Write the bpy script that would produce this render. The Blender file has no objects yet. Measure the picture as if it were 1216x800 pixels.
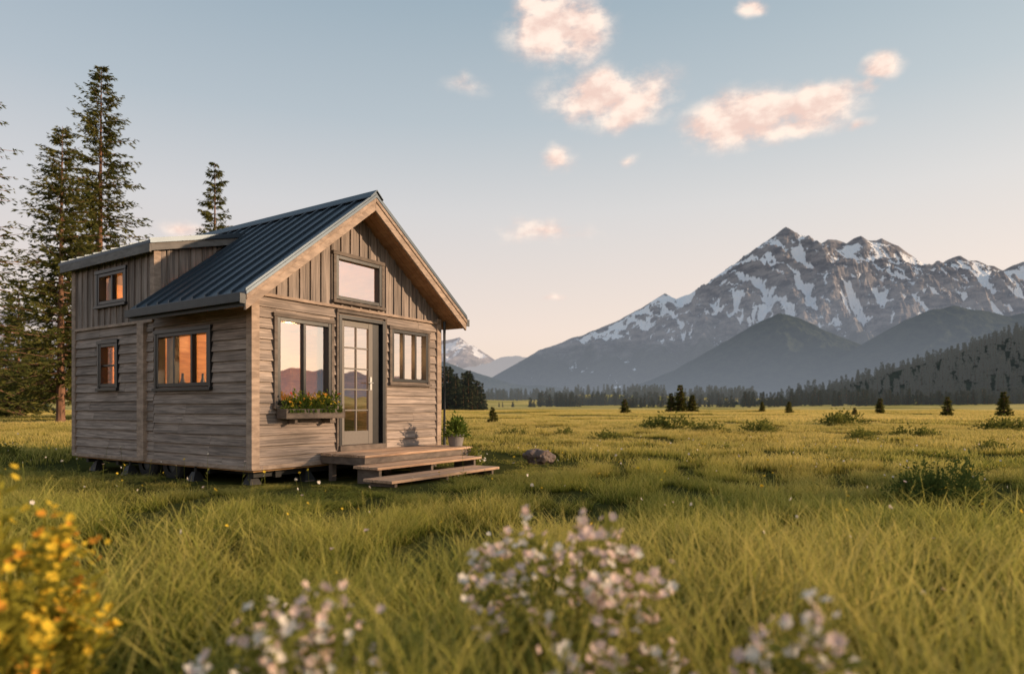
import bpy, bmesh, math, random
import numpy as np
from mathutils import Vector, Matrix, noise as mn
random.seed(7); rng=np.random.default_rng(11)
scene=bpy.context.scene
F=772.0; CX=608.0; HY=483.0; CH=1.1
def rad(a): return math.radians(a)
def W(x,y,d): return ((x-CX)/F*d, d, CH+(HY-y)/F*d)
# ------------------------------------------------------------ node helpers
def nd(nt,typ,ins=None,**props):
    n=nt.nodes.new(typ)
    for k,v in props.items(): setattr(n,k,v)
    if ins:
        for k,v in ins.items():
            s=n.inputs[k]
            if isinstance(v,bpy.types.NodeSocket): nt.links.new(v,s)
            else: s.default_value=v
    return n
def mth(nt,op,a,b=0.0,c=None,clamp=False):
    ins={0:a,1:b}
    if c is not None: ins[2]=c
    return nd(nt,'ShaderNodeMath',ins,operation=op,use_clamp=clamp).outputs[0]
def mixc(nt,f,a,b,blend='MIX'):
    def c(v): return v if isinstance(v,bpy.types.NodeSocket) else (v[0],v[1],v[2],1)
    return nd(nt,'ShaderNodeMix',{0:f,6:c(a),7:c(b)},data_type='RGBA',blend_type=blend).outputs[2]
def ramp(nt,f,stops,interp='LINEAR'):
    n=nd(nt,'ShaderNodeValToRGB',{0:f}); e=n.color_ramp.elements; n.color_ramp.interpolation=interp
    while len(e)<len(stops): e.new(0.5)
    for i,(p,c) in enumerate(stops):
        e[i].position=p; e[i].color=(c[0],c[1],c[2],1)
    return n.outputs[0]
def mrange(nt,v,a,b,c=0.0,d=1.0,smooth=True):
    return nd(nt,'ShaderNodeMapRange',{0:v,1:a,2:b,3:c,4:d},interpolation_type='SMOOTHSTEP' if smooth else 'LINEAR').outputs[0]
def newmat(name):
    m=bpy.data.materials.new(name); m.use_nodes=True; nt=m.node_tree; nt.nodes.clear()
    out=nt.nodes.new('ShaderNodeOutputMaterial'); return m,nt,out
def simple(name,col,rough=0.6,metal=0.0,var=0.12,scale=8.0,bump=0.1,spec=0.4):
    m,nt,out=newmat(name)
    tc=nd(nt,'ShaderNodeTexCoord')
    no=nd(nt,'ShaderNodeTexNoise',{'Vector':tc.outputs['Object'],'Scale':scale,'Detail':6.0})
    c=mixc(nt,no.outputs[0],[x*(1-var*2) for x in col],[min(1,x*(1+var*2)) for x in col])
    b=nd(nt,'ShaderNodeBump',{'Height':no.outputs[0],'Strength':bump,'Distance':0.01})
    p=nd(nt,'ShaderNodeBsdfPrincipled',{'Base Color':c,'Roughness':rough,'Metallic':metal,'Normal':b.outputs[0],'Specular IOR Level':spec})
    nt.links.new(p.outputs[0],out.inputs[0]); return m
def wood(name,c1,c2,sc,rough=0.75,isl=0.35,bump=0.5):
    m,nt,out=newmat(name)
    tc=nd(nt,'ShaderNodeTexCoord'); geo=nd(nt,'ShaderNodeNewGeometry')
    ri=geo.outputs['Random Per Island']
    off=nd(nt,'ShaderNodeCombineXYZ',{0:mth(nt,'MULTIPLY',ri,37.0),1:mth(nt,'MULTIPLY',ri,17.0),2:mth(nt,'MULTIPLY',ri,53.0)})
    mp=nd(nt,'ShaderNodeMapping',{'Vector':tc.outputs['Object'],'Scale':sc})
    va=nd(nt,'ShaderNodeVectorMath',{0:mp.outputs[0],1:off.outputs[0]},operation='ADD')
    n1=nd(nt,'ShaderNodeTexNoise',{'Vector':va.outputs[0],'Scale':1.0,'Detail':8.0,'Roughness':0.65,'Distortion':0.4})
    n2=nd(nt,'ShaderNodeTexNoise',{'Vector':tc.outputs['Object'],'Scale':1.7,'Detail':4.0})
    f=mrange(nt,n1.outputs[0],0.3,0.7)
    c=mixc(nt,f,c1,c2)
    k=mth(nt,'ADD',mth(nt,'MULTIPLY',ri,isl),mth(nt,'MULTIPLY_ADD',n2.outputs[0],0.5,0.75-isl/2))
    kc=nd(nt,'ShaderNodeCombineColor',{0:k,1:k,2:k}).outputs[0]
    c=mixc(nt,1.0,c,kc,'MULTIPLY')
    b=nd(nt,'ShaderNodeBump',{'Height':n1.outputs[0],'Strength':bump,'Distance':0.006})
    p=nd(nt,'ShaderNodeBsdfPrincipled',{'Base Color':c,'Roughness':rough,'Normal':b.outputs[0],'Specular IOR Level':0.25})
    nt.links.new(p.outputs[0],out.inputs[0]); return m
def foliage(name,c1,c2,tr=0.35,trc=None,haze=False):
    m,nt,out=newmat(name)
    geo=nd(nt,'ShaderNodeNewGeometry')
    no=nd(nt,'ShaderNodeTexNoise',{'Vector':geo.outputs['Position'],'Scale':0.6,'Detail':1.0})
    f=mth(nt,'ADD',mth(nt,'MULTIPLY',geo.outputs['Random Per Island'],0.6),mth(nt,'MULTIPLY',mrange(nt,no.outputs[0],.35,.65),0.4))
    c=mixc(nt,f,c1,c2)
    d=nd(nt,'ShaderNodeBsdfDiffuse',{0:c}); t=nd(nt,'ShaderNodeBsdfTranslucent',{0:mixc(nt,0.5,c,trc or c2)})
    mx=nd(nt,'ShaderNodeMixShader',{0:tr,1:d.outputs[0],2:t.outputs[0]})
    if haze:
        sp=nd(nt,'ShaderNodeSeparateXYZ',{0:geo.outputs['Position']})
        e=nd(nt,'ShaderNodeEmission',{0:(.30,.31,.31,1),1:1.0})  # distance haze mixed into the needle colour as a glow, stronger along Y
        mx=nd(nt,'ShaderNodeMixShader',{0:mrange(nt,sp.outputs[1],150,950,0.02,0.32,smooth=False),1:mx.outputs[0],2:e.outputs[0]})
    nt.links.new(mx.outputs[0],out.inputs[0]); return m
# ------------------------------------------------------------ mesh builder
class MB:
    def __init__(s): s.v=[];s.f=[];s.m=[]
    def add(s,vs,fs,mi=0):
        o=len(s.v); s.v.extend([tuple(v) for v in vs])
        for f in fs: s.f.append(tuple(i+o for i in f)); s.m.append(mi)
    def hexa(s,v,mi=0):
        s.add(v,[(0,3,2,1),(4,5,6,7),(0,1,5,4),(1,2,6,5),(2,3,7,6),(3,0,4,7)],mi)
    def box(s,x0,x1,y0,y1,z0,z1,mi=0):
        s.hexa([(x0,y0,z0),(x1,y0,z0),(x1,y1,z0),(x0,y1,z0),(x0,y0,z1),(x1,y0,z1),(x1,y1,z1),(x0,y1,z1)],mi)
    def prism(s,poly,y0,y1,mi=0):
        n=len(poly); vs=[(x,y0,z) for x,z in poly]+[(x,y1,z) for x,z in poly]
        fs=[tuple(range(n)),tuple(range(2*n-1,n-1,-1))]+[(i,(i+1)%n,n+(i+1)%n,n+i) for i in range(n)]
        s.add(vs,fs,mi)
    def tube(s,pts,rs,n=6,mi=0,cap=True):
        o=len(s.v); k=len(pts)
        for i,p in enumerate(pts):
            p=Vector(p); a=Vector(pts[max(i-1,0)]); b=Vector(pts[min(i+1,k-1)]); d=(b-a).normalized()
            q=d.to_track_quat('Z','Y')
            for j in range(n):
                t=2*math.pi*j/n; s.v.append(tuple(p+q@Vector((math.cos(t)*rs[i],math.sin(t)*rs[i],0))))
        for i in range(k-1):
            for j in range(n):
                s.f.append((o+i*n+j,o+i*n+(j+1)%n,o+(i+1)*n+(j+1)%n,o+(i+1)*n+j)); s.m.append(mi)
        if cap:
            s.f.append(tuple(o+j for j in range(n))[::-1]); s.m.append(mi)
            s.f.append(tuple(o+(k-1)*n+j for j in range(n))); s.m.append(mi)
    def lathe(s,prof,n=24,mi=0,c=(0,0,0)):
        o=len(s.v); k=len(prof)
        for r,z in prof:
            for j in range(n):
                t=2*math.pi*j/n; s.v.append((c[0]+r*math.cos(t),c[1]+r*math.sin(t),c[2]+z))
        for i in range(k-1):
            for j in range(n):
                s.f.append((o+i*n+j,o+i*n+(j+1)%n,o+(i+1)*n+(j+1)%n,o+(i+1)*n+j)); s.m.append(mi)
    def leaf(s,p,d,l,w,mi=0,up=None):
        p=Vector(p); d=Vector(d).normalized(); up=Vector(up) if up is not None else Vector((random.uniform(-1,1),random.uniform(-1,1),random.uniform(-.2,1)))
        sd=d.cross(up)
        if sd.length<1e-4: sd=d.cross(Vector((1,0.1,0)))
        sd.normalize()
        s.add([p,p+d*l*.45+sd*w*.5,p+d*l,p+d*l*.45-sd*w*.5],[(0,1,2,3)],mi)
    def obj(s,name,mats,parent=None,bevel=0,smooth=False,recalc=False,link=True):
        me=bpy.data.meshes.new(name); me.from_pydata(s.v,[],s.f)
        for m in mats: me.materials.append(m)
        me.polygons.foreach_set('material_index',s.m)
        if smooth: me.polygons.foreach_set('use_smooth',[True]*len(s.f))
        if recalc:
            bm=bmesh.new(); bm.from_mesh(me); bmesh.ops.recalc_face_normals(bm,faces=bm.faces); bm.to_mesh(me); bm.free()
        me.update()
        o=bpy.data.objects.new(name,me)
        if link: scene.collection.objects.link(o)
        if parent: o.parent=parent
        if bevel:
            b=o.modifiers.new('bevel','BEVEL'); b.width=bevel; b.segments=1; b.limit_method='ANGLE'
        return o
def empty(name,loc=(0,0,0),rz=0):
    e=bpy.data.objects.new(name,None); e.location=loc; e.rotation_euler=(0,0,rz); scene.collection.objects.link(e); return e
# ------------------------------------------------------------ scatter (geometry nodes)
def scatter(name,P,RZ,S,idx,objs,tilt=0.0,realize=False):
    coll=bpy.data.collections.new(name+'_source')
    for o in objs: coll.objects.link(o)
    n=len(P); me=bpy.data.meshes.new(name); me.from_pydata([tuple(p) for p in P],[],[])
    rot=np.zeros((n,3)); rot[:,2]=RZ
    if tilt: rot[:,0]=rng.normal(0,tilt,n); rot[:,1]=rng.normal(0,tilt,n)
    a=me.attributes.new('rot','FLOAT_VECTOR','POINT'); a.data.foreach_set('vector',rot.astype(np.float32).ravel())
    a=me.attributes.new('scl','FLOAT_VECTOR','POINT')
    S=np.asarray(S,dtype=np.float32)
    if S.ndim==1: S=np.stack([S,S,S],1)
    a.data.foreach_set('vector',S.ravel())
    a=me.attributes.new('idx','INT','POINT'); a.data.foreach_set('value',np.asarray(idx,dtype=np.int32))
    ob=bpy.data.objects.new(name,me); scene.collection.objects.link(ob)
    ng=bpy.data.node_groups.new(name+'_gn','GeometryNodeTree')
    ng.interface.new_socket('Geometry',in_out='INPUT',socket_type='NodeSocketGeometry')
    ng.interface.new_socket('Geometry',in_out='OUTPUT',socket_type='NodeSocketGeometry')
    gi=nd(ng,'NodeGroupInput'); go=nd(ng,'NodeGroupOutput')
    ci=nd(ng,'GeometryNodeCollectionInfo'); ci.inputs['Collection'].default_value=coll
    ci.inputs['Separate Children'].default_value=True; ci.inputs['Reset Children'].default_value=True
    na=nd(ng,'GeometryNodeInputNamedAttribute',{'Name':'rot'},data_type='FLOAT_VECTOR')
    nb=nd(ng,'GeometryNodeInputNamedAttribute',{'Name':'scl'},data_type='FLOAT_VECTOR')
    nc=nd(ng,'GeometryNodeInputNamedAttribute',{'Name':'idx'},data_type='INT')
    er=nd(ng,'FunctionNodeEulerToRotation'); ng.links.new(na.outputs[0],er.inputs[0])
    ip=nd(ng,'GeometryNodeInstanceOnPoints')
    ng.links.new(gi.outputs[0],ip.inputs['Points']); ng.links.new(ci.outputs[0],ip.inputs['Instance'])
    ip.inputs['Pick Instance'].default_value=True
    ng.links.new(nc.outputs[0],ip.inputs['Instance Index']); ng.links.new(er.outputs[0],ip.inputs['Rotation'])
    ng.links.new(nb.outputs[0],ip.inputs['Scale'])
    if realize:
        rl=nd(ng,'GeometryNodeRealizeInstances'); ng.links.new(ip.outputs[0],rl.inputs[0]); ng.links.new(rl.outputs[0],go.inputs[0])
    else: ng.links.new(ip.outputs[0],go.inputs[0])
    m=ob.modifiers.new('scatter','NODES'); m.node_group=ng
    return ob
# ------------------------------------------------------------ camera
cd=bpy.data.cameras.new('camera'); cam=bpy.data.objects.new('camera',cd); scene.collection.objects.link(cam)
cam.location=(0,0,CH); cam.rotation_euler=(rad(90),0,0)
cd.sensor_width=36; cd.lens=F/1216*36; cd.shift_y=(HY-400)/1216; cd.clip_start=0.1; cd.clip_end=20000
cd.dof.use_dof=True; cd.dof.focus_distance=11.0; cd.dof.aperture_fstop=1.15
scene.camera=cam
scene.view_settings.view_transform='Standard'; scene.view_settings.look='None'; scene.view_settings.exposure=0
# ------------------------------------------------------------ sun + world
SE=14.0; SA=95.0
S=Vector((math.cos(rad(SE))*math.sin(rad(SA)),math.cos(rad(SE))*math.cos(rad(SA)),math.sin(rad(SE))))
sl=bpy.data.lights.new('sun','SUN'); sl.energy=5.0; sl.angle=rad(0.8); sl.color=(1.0,0.71,0.45)
so=bpy.data.objects.new('sun',sl); so.rotation_euler=S.to_track_quat('Z','Y').to_euler(); so.location=(60,0,40); scene.collection.objects.link(so)
w=bpy.data.worlds.new('World'); scene.world=w; w.use_nodes=True; nt=w.node_tree; nt.nodes.clear()
out=nd(nt,'ShaderNodeOutputWorld'); bg=nd(nt,'ShaderNodeBackground')
sky=nd(nt,'ShaderNodeTexSky',sky_type='NISHITA'); sky.sun_disc=False; sky.sun_elevation=rad(SE); sky.sun_rotation=rad(SA); sky.altitude=500; sky.dust_density=1.5
tc=nd(nt,'ShaderNodeTexCoord'); sx=nd(nt,'ShaderNodeSeparateXYZ',{0:tc.outputs['Generated']})
el=mth(nt,'ARCSINE',sx.outputs[2]); az=mth(nt,'ARCTAN2',sx.outputs[0],sx.outputs[1])
nsk=mixc(nt,1.0,sky.outputs[0],(0.11,0.11,0.11),'MULTIPLY')
grad=ramp(nt,mrange(nt,el,-0.05,1.3,smooth=False),[(0.0,(.92,.66,.50)),(0.04,(1.02,.78,.61)),(0.12,(1.0,.82,.71)),(0.25,(.78,.755,.74)),(0.34,(.555,.62,.66)),(0.46,(.38,.485,.56)),(1.0,(.20,.31,.42))])
side=mrange(nt,az,-0.9,0.9,0.90,1.10,smooth=False)
sc3=nd(nt,'ShaderNodeCombineColor',{0:side,1:mth(nt,'MULTIPLY_ADD',side,0.85,0.15),2:mth(nt,'MULTIPLY_ADD',side,0.5,0.5)}).outputs[0]
grad=mixc(nt,1.0,grad,sc3,'MULTIPLY')
col=mixc(nt,0.86,nsk,grad)
cv=nd(nt,'ShaderNodeCombineXYZ',{0:az,1:el,2:0.0}).outputs[0]
clouds=[(664,36,84,48,1),(640,2,30,18,.8),(724,116,104,42,1),(885,144,112,42,1),(965,128,80,34,1),(1048,84,40,19,.85),(1022,108,30,16,.6),(890,11,32,14,.7),(663,192,30,15,.65),(748,190,16,11,.45),(645,277,90,20,.5),(215,272,44,14,.55),(660,352,30,8,.5),(552,102,44,16,.42),(1018,145,24,10,.55)]
wn=nd(nt,'ShaderNodeTexNoise',{'Vector':cv,'Scale':14.0,'Detail':2.0})
wv=nd(nt,'ShaderNodeVectorMath',{0:wn.outputs['Color'],1:(-.5,-.5,-.5)},operation='ADD')
wv=nd(nt,'ShaderNodeVectorMath',{0:wv.outputs[0],'Scale':0.045},operation='SCALE')
cvw=nd(nt,'ShaderNodeVectorMath',{0:cv,1:wv.outputs[0]},operation='ADD').outputs[0]
mx=None
for (x,y,rx,ry,wt) in clouds:
    tx=(x-CX)/F; a=math.atan(tx); e=math.atan((HY-y)/F/math.sqrt(1+tx*tx))
    ra=rx/F*math.cos(a)**2; re=ry/F*math.cos(a)
    v=nd(nt,'ShaderNodeVectorMath',{0:cvw,1:(1/ra,1/re,0),2:(-a/ra,-e/re,0)},operation='MULTIPLY_ADD')
    L=nd(nt,'ShaderNodeVectorMath',{0:v.outputs[0]},operation='LENGTH').outputs['Value']
    m1=mth(nt,'MULTIPLY_ADD',L,-wt,wt)
    mx=m1 if mx is None else mth(nt,'MAXIMUM',mx,m1)
mx=mth(nt,'MAXIMUM',mx,0.0)
cm=nd(nt,'ShaderNodeMapping',{'Vector':cv,'Scale':(1,1.7,1)}).outputs[0]
cn=nd(nt,'ShaderNodeTexNoise',{'Vector':cm,'Scale':18.0,'Detail':7.0,'Roughness':0.62})
dens=mth(nt,'MULTIPLY',mrange(nt,mx,0.0,0.55),mrange(nt,mth(nt,'ADD',cn.outputs[0],mth(nt,'MULTIPLY',mx,0.42)),0.42,0.88))
dens=mth(nt,'MULTIPLY',dens,1.25,clamp=True)
cup=nd(nt,'ShaderNodeMapping',{'Vector':cm,'Location':(0.012,0.028,0)}).outputs[0]
cn2=nd(nt,'ShaderNodeTexNoise',{'Vector':cup,'Scale':18.0,'Detail':4.0,'Roughness':0.55})
sh=mrange(nt,mth(nt,'SUBTRACT',cn.outputs[0],cn2.outputs[0]),-0.18,0.18)
ccol=mixc(nt,sh,(.88,.65,.57),(1.08,.90,.78))
col=mixc(nt,dens,col,ccol)
nt.links.new(col,bg.inputs[0]); bg.inputs[1].default_value=1.0
nt.links.new(bg.outputs[0],out.inputs[0])
# ------------------------------------------------------------ terrain
def sst(a,b,x): t=np.clip((x-a)/(b-a),0,1); return t*t*(3-2*t)
def g(x,y):
    x=np.asarray(x,float); y=np.asarray(y,float); r=np.hypot(x,y)
    z=0.035*np.sin(x*.9+1.3)*np.cos(y*.7)+0.03*np.sin(x*.37-y*.51)+0.02*np.sin(y*1.7+x*.3)
    far=sst(14,60,r)
    z=z+far*(0.12*np.sin(x*.11+y*.07)+0.10*np.sin(y*.16-x*.05+2))
    z=z+sst(220,1000,r)*(10+7*np.sin(x*.006+1)*np.sin(y*.008)+3*np.sin(x*.017+y*.012))
    return z
rr=np.concatenate([[0.01],np.geomspace(0.6,9500,210)]); na=300
aa=np.linspace(0,2*np.pi,na,endpoint=False)
RX=np.outer(rr,np.sin(aa)); RY=np.outer(rr,np.cos(aa)); RZ_=g(RX,RY)
V=np.stack([RX,RY,RZ_],-1).reshape(-1,3)
Fs=[]
for i in range(len(rr)-1):
    for j in range(na): Fs.append((i*na+j,(i+1)*na+j,(i+1)*na+(j+1)%na,i*na+(j+1)%na))
me=bpy.data.meshes.new('meadow_ground'); me.from_pydata(V.tolist(),[],[f[::-1] for f in Fs]); me.polygons.foreach_set('use_smooth',[True]*len(Fs))
m,nt,out=newmat('meadow_soil_grass'); geo=nd(nt,'ShaderNodeNewGeometry'); sp=nd(nt,'ShaderNodeSeparateXYZ',{0:geo.outputs['Position']})
n1=nd(nt,'ShaderNodeTexNoise',{'Vector':geo.outputs['Position'],'Scale':0.02,'Detail':8.0,'Roughness':.6})
n2=nd(nt,'ShaderNodeTexNoise',{'Vector':geo.outputs['Position'],'Scale':1.3,'Detail':8.0,'Roughness':.7})
n3=nd(nt,'ShaderNodeTexNoise',{'Vector':geo.outputs['Position'],'Scale':0.16,'Detail':6.0,'Roughness':.6})
c=mixc(nt,mrange(nt,n1.outputs[0],.36,.60),(.27,.245,.08),(.62,.48,.19))
c=mixc(nt,mth(nt,'MULTIPLY',mrange(nt,n3.outputs[0],.4,.65),.4),c,(.24,.23,.07))
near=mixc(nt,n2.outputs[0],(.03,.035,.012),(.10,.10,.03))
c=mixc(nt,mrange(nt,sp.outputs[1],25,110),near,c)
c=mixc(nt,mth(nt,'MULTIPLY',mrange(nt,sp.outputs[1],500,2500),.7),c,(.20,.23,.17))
b=nd(nt,'ShaderNodeBump',{'Height':n2.outputs[0],'Strength':.8,'Distance':.25})
p=nd(nt,'ShaderNodeBsdfDiffuse',{0:c,'Normal':b.outputs[0]}); nt.links.new(p.outputs[0],out.inputs[0])
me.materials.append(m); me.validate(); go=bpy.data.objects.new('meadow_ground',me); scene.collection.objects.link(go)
if me.polygons[5000].normal.z<0: me.flip_normals()
# ------------------------------------------------------------ mountains
def hazy(name,kind,hz0,hz1,zl,zh,haze=(.36,.40,.47),snow=(250,650)):
    m,nt,out=newmat(name); geo=nd(nt,'ShaderNodeNewGeometry'); pos=geo.outputs['Position']
    sp=nd(nt,'ShaderNodeSeparateXYZ',{0:pos}); sn=nd(nt,'ShaderNodeSeparateXYZ',{0:geo.outputs['Normal']})
    na_=nd(nt,'ShaderNodeTexNoise',{'Vector':pos,'Scale':0.010,'Detail':9.0,'Roughness':.66})
    nb_=nd(nt,'ShaderNodeTexNoise',{'Vector':pos,'Scale':0.05,'Detail':6.0,'Roughness':.7})
    forest=mixc(nt,mrange(nt,nb_.outputs[0],.35,.65),(.018,.028,.024),(.055,.065,.045))
    if kind=='rock':
        cav=nd(nt,'ShaderNodeAttribute',attribute_name='cav').outputs['Fac']
        mpz=nd(nt,'ShaderNodeMapping',{'Vector':pos,'Scale':(.012,.012,.035),'Rotation':(.35,.2,0)}).outputs[0]
        st=nd(nt,'ShaderNodeTexNoise',{'Vector':mpz,'Scale':1.0,'Detail':9.0,'Roughness':.7})
        rock=mixc(nt,mrange(nt,st.outputs[0],.35,.65),(.085,.085,.10),(.34,.305,.295))
        tl=mth(nt,'ADD',sp.outputs[2],mth(nt,'MULTIPLY_ADD',na_.outputs[0],240,-120))
        c=mixc(nt,mrange(nt,tl,snow[0]-80,snow[0]+70),forest,rock)
        k=mth(nt,'ADD',mth(nt,'MULTIPLY',cav,-0.38),mth(nt,'MULTIPLY_ADD',na_.outputs[0],1.25,-.60))
        k=mth(nt,'ADD',k,mth(nt,'MULTIPLY_ADD',sn.outputs[2],0.9,-.565))
        alt=mrange(nt,tl,snow[0],snow[0]+110,-.5,.20)
        top=mrange(nt,tl,snow[1]-90,snow[1]+120,0.0,-.17)
        k=mth(nt,'ADD',k,mth(nt,'ADD',alt,top))
        sf=mrange(nt,k,.03,.09)
        c=mixc(nt,sf,c,(.90,.90,.92))
    else: c=forest
    b=nd(nt,'ShaderNodeBump',{'Height':na_.outputs[0],'Strength':.8,'Distance':18.0 if kind=='rock' else 12.0})
    b2=nd(nt,'ShaderNodeBump',{'Height':nb_.outputs[0],'Strength':.8,'Distance':5.0,'Normal':b.outputs[0]})
    d=nd(nt,'ShaderNodeBsdfDiffuse',{0:c,'Normal':b2.outputs[0]})
    e=nd(nt,'ShaderNodeEmission',{0:(haze[0],haze[1],haze[2],1),1:1.0})  # air haze put into the material as a glow, weaker with height
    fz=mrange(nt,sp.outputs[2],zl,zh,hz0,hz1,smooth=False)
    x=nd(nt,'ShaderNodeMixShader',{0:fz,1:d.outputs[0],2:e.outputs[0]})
    nt.links.new(x.outputs[0],out.inputs[0]); return m
def segd(X,Y,a,b):
    dx,dy=b[0]-a[0],b[1]-a[1]; L=dx*dx+dy*dy+1e-9
    t=np.clip(((X-a[0])*dx+(Y-a[1])*dy)/L,0,1)
    return np.hypot(X-a[0]-t*dx,Y-a[1]-t*dy),a[2]+t*(b[2]-a[2])
def ridgef(pts,wide=1.9,pw=1.35,spurs=True,seed=1,sw=1.1,zr=(.86,.97),every=1):
    r=random.Random(seed); segs=[(pts[i],pts[i+1],wide,pw) for i in range(len(pts)-1)]
    if spurs:
        for i in range(0,len(pts),every):
            for sgn in (-1,1):
                if sgn==1 and i%2: continue
                x,y,z=pts[i]
                if z<60: continue
                a=r.uniform(-.7,.7); L=z*r.uniform(1.1,1.7); z0=z*r.uniform(*zr)
                cur=(x,y,z0); k=3
                for q in range(k):
                    a+=r.uniform(-.35,.35); nx=(cur[0]+math.sin(a)*L/k,cur[1]+sgn*math.cos(a)*L/k,z0*(1-(q+1)/k)**1.1+z*.04)
                    segs.append((cur,nx,sw,1.15)); cur=nx
    def f(X,Y):
        h=np.full(X.shape,-5.0)
        for a,b,wd,p in segs:
            d,z=segd(X,Y,a,b); z=np.maximum(z,1)
            h=np.maximum(h,z*np.clip(1-d/(z*wd),0,1)**p)
        return h
    return f
def blur(H,r):
    for ax in (0,1):
        c=np.cumsum(np.pad(H,[(r+1,r) if k==ax else (0,0) for k in (0,1)],mode='edge'),axis=ax)
        n=H.shape[ax]
        hi=np.take(c,range(2*r+1,2*r+1+n),axis=ax); lo=np.take(c,range(0,n),axis=ax); H=(hi-lo)/(2*r+1)
    return H
def hfield(name,f,x0,x1,y0,y1,step,mat,amp=0,nscale=.004,seed=0,smooth=False,crest=None,ny_=1.0,cw=130,carve=False,cl=.12):
    xs=np.arange(x0,x1,step); ys=np.arange(y0,y1,step); X,Y=np.meshgrid(xs,ys); H=f(X,Y)
    if amp:
        N=np.empty(X.size); fx=X.ravel()*nscale; fy=Y.ravel()*nscale*ny_
        wx=np.sin(Y.ravel()*.006+X.ravel()*.002)*.35*ny_**.5
        for i in range(X.size):
            N[i]=mn.ridged_multi_fractal((fx[i]+wx[i],fy[i],seed*3.7),0.85,2.1,7,1.0,2.0)
        N=N.reshape(X.shape); N=N-(np.percentile(N,88) if carve else N.mean())
        w_=np.clip(H/400,0,1)**.7
        if crest is not None:
            dm=np.full(X.shape,1e9)
            for i in range(len(crest)-1): dm=np.minimum(dm,segd(X,Y,crest[i],crest[i+1])[0])
            w_=w_*(cl+(1-cl)*(1-np.exp(-dm/cw)))
        H=H+amp*N*w_
    nx=len(xs); ny=len(ys)
    idx=np.arange(nx*ny).reshape(ny,nx)
    fa=np.stack([idx[:-1,:-1],idx[:-1,1:],idx[1:,1:],idx[1:,:-1]],-1).reshape(-1,4)
    hm=H.ravel(); keep=(hm[fa].max(1)>-2); fa=fa[keep]
    V=np.stack([X.ravel(),Y.ravel(),H.ravel()],1)
    me=bpy.data.meshes.new(name); me.from_pydata(V.tolist(),[],fa.tolist())
    if smooth: me.polygons.foreach_set('use_smooth',[True]*len(fa))
    cav=np.clip((H-blur(blur(H,4),3))/11.0,-1,1)
    at=me.attributes.new('cav','FLOAT','POINT'); at.data.foreach_set('value',cav.ravel().astype(np.float32))
    me.materials.append(mat); o=bpy.data.objects.new(name,me); scene.collection.objects.link(o); return o
def pp(l,D,dz=0): return [ (lambda q:(q[0],q[1],max(q[2]+dz,5)))(W(x,y,D+ (0 if len(r)==0 else r[0]))) for x,y,*r in l]
main=[(560,462),(600,438),(640,415),(690,397),(735,379),(760,366),(783,352),(790,348),(797,357),(815,350),(850,341),(856,337),(870,322),(890,303),(897,301),(905,295),(918,282),(926,276),(933,269),(940,275),(945,279),(952,279),(962,285),(970,285),(978,290),(983,283),(993,283),(1005,287),(1014,281),(1022,279),(1030,284),(1040,285),(1047,282),(1058,287),(1066,290),(1072,300),(1080,315),(1085,330),(1092,346),(1100,336),(1108,325),(1118,319),(1125,308),(1133,305),(1140,303),(1148,309),(1160,309),(1170,315),(1180,315),(1190,320),(1200,315),(1225,308),(1260,325),(1300,350),(1360,340),(1450,380)]
mp_=pp(main,3000)
m_rock=hazy('mountain_rock','rock',.50,.13,0,620,haze=(.38,.41,.47),snow=(255,610))
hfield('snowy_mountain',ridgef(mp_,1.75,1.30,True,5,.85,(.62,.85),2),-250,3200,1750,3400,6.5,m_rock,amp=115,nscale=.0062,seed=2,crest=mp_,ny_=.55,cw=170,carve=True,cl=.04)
m_far=hazy('far_mountain_rock','rock',.62,.42,0,600,haze=(.55,.50,.51),snow=(300,600))
fp=pp([(440,440),(480,425),(505,412),(525,403),(545,399),(560,408),(575,425),(600,436),(640,450)],5000)
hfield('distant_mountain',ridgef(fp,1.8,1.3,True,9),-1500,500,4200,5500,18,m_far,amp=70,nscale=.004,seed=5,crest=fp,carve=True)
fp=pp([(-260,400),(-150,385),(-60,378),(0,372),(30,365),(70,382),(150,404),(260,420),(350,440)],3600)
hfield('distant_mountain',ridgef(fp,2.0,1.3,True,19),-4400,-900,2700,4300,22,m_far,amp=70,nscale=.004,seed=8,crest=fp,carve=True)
m_hf=hazy('far_hill_forest','forest',.74,.68,0,300,haze=(.58,.55,.56))
fp=pp([(480,450),(560,436),(585,427),(612,423),(640,427),(700,440),(780,455),(860,470)],4400)
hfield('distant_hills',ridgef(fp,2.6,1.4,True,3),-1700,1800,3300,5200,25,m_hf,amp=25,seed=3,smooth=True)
m_hm=hazy('mid_hill_forest','forest',.58,.22,0,260,haze=(.30,.33,.38))
fp=pp([(380,430),(450,430),(523,428),(560,440),(600,452),(680,461),(760,465),(900,468)],2200)
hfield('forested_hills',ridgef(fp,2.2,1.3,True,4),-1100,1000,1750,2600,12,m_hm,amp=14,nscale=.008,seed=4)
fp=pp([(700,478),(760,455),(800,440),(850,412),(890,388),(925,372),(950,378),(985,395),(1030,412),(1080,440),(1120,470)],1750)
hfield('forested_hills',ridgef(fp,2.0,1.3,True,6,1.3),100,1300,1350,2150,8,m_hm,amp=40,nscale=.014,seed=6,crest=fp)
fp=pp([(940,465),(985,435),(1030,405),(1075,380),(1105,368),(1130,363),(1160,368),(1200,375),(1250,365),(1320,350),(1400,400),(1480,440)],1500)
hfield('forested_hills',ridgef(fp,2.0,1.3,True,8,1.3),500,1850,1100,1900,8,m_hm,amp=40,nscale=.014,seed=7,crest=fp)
m_hn=hazy('near_hill_forest','forest',.08,.05,0,120,haze=(.22,.24,.23))
nh=pp([(850,484),(930,474),(1000,458),(1060,442),(1110,428),(1160,412),(1216,394),(1300,372),(1450,350),(1700,420)],650)
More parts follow.
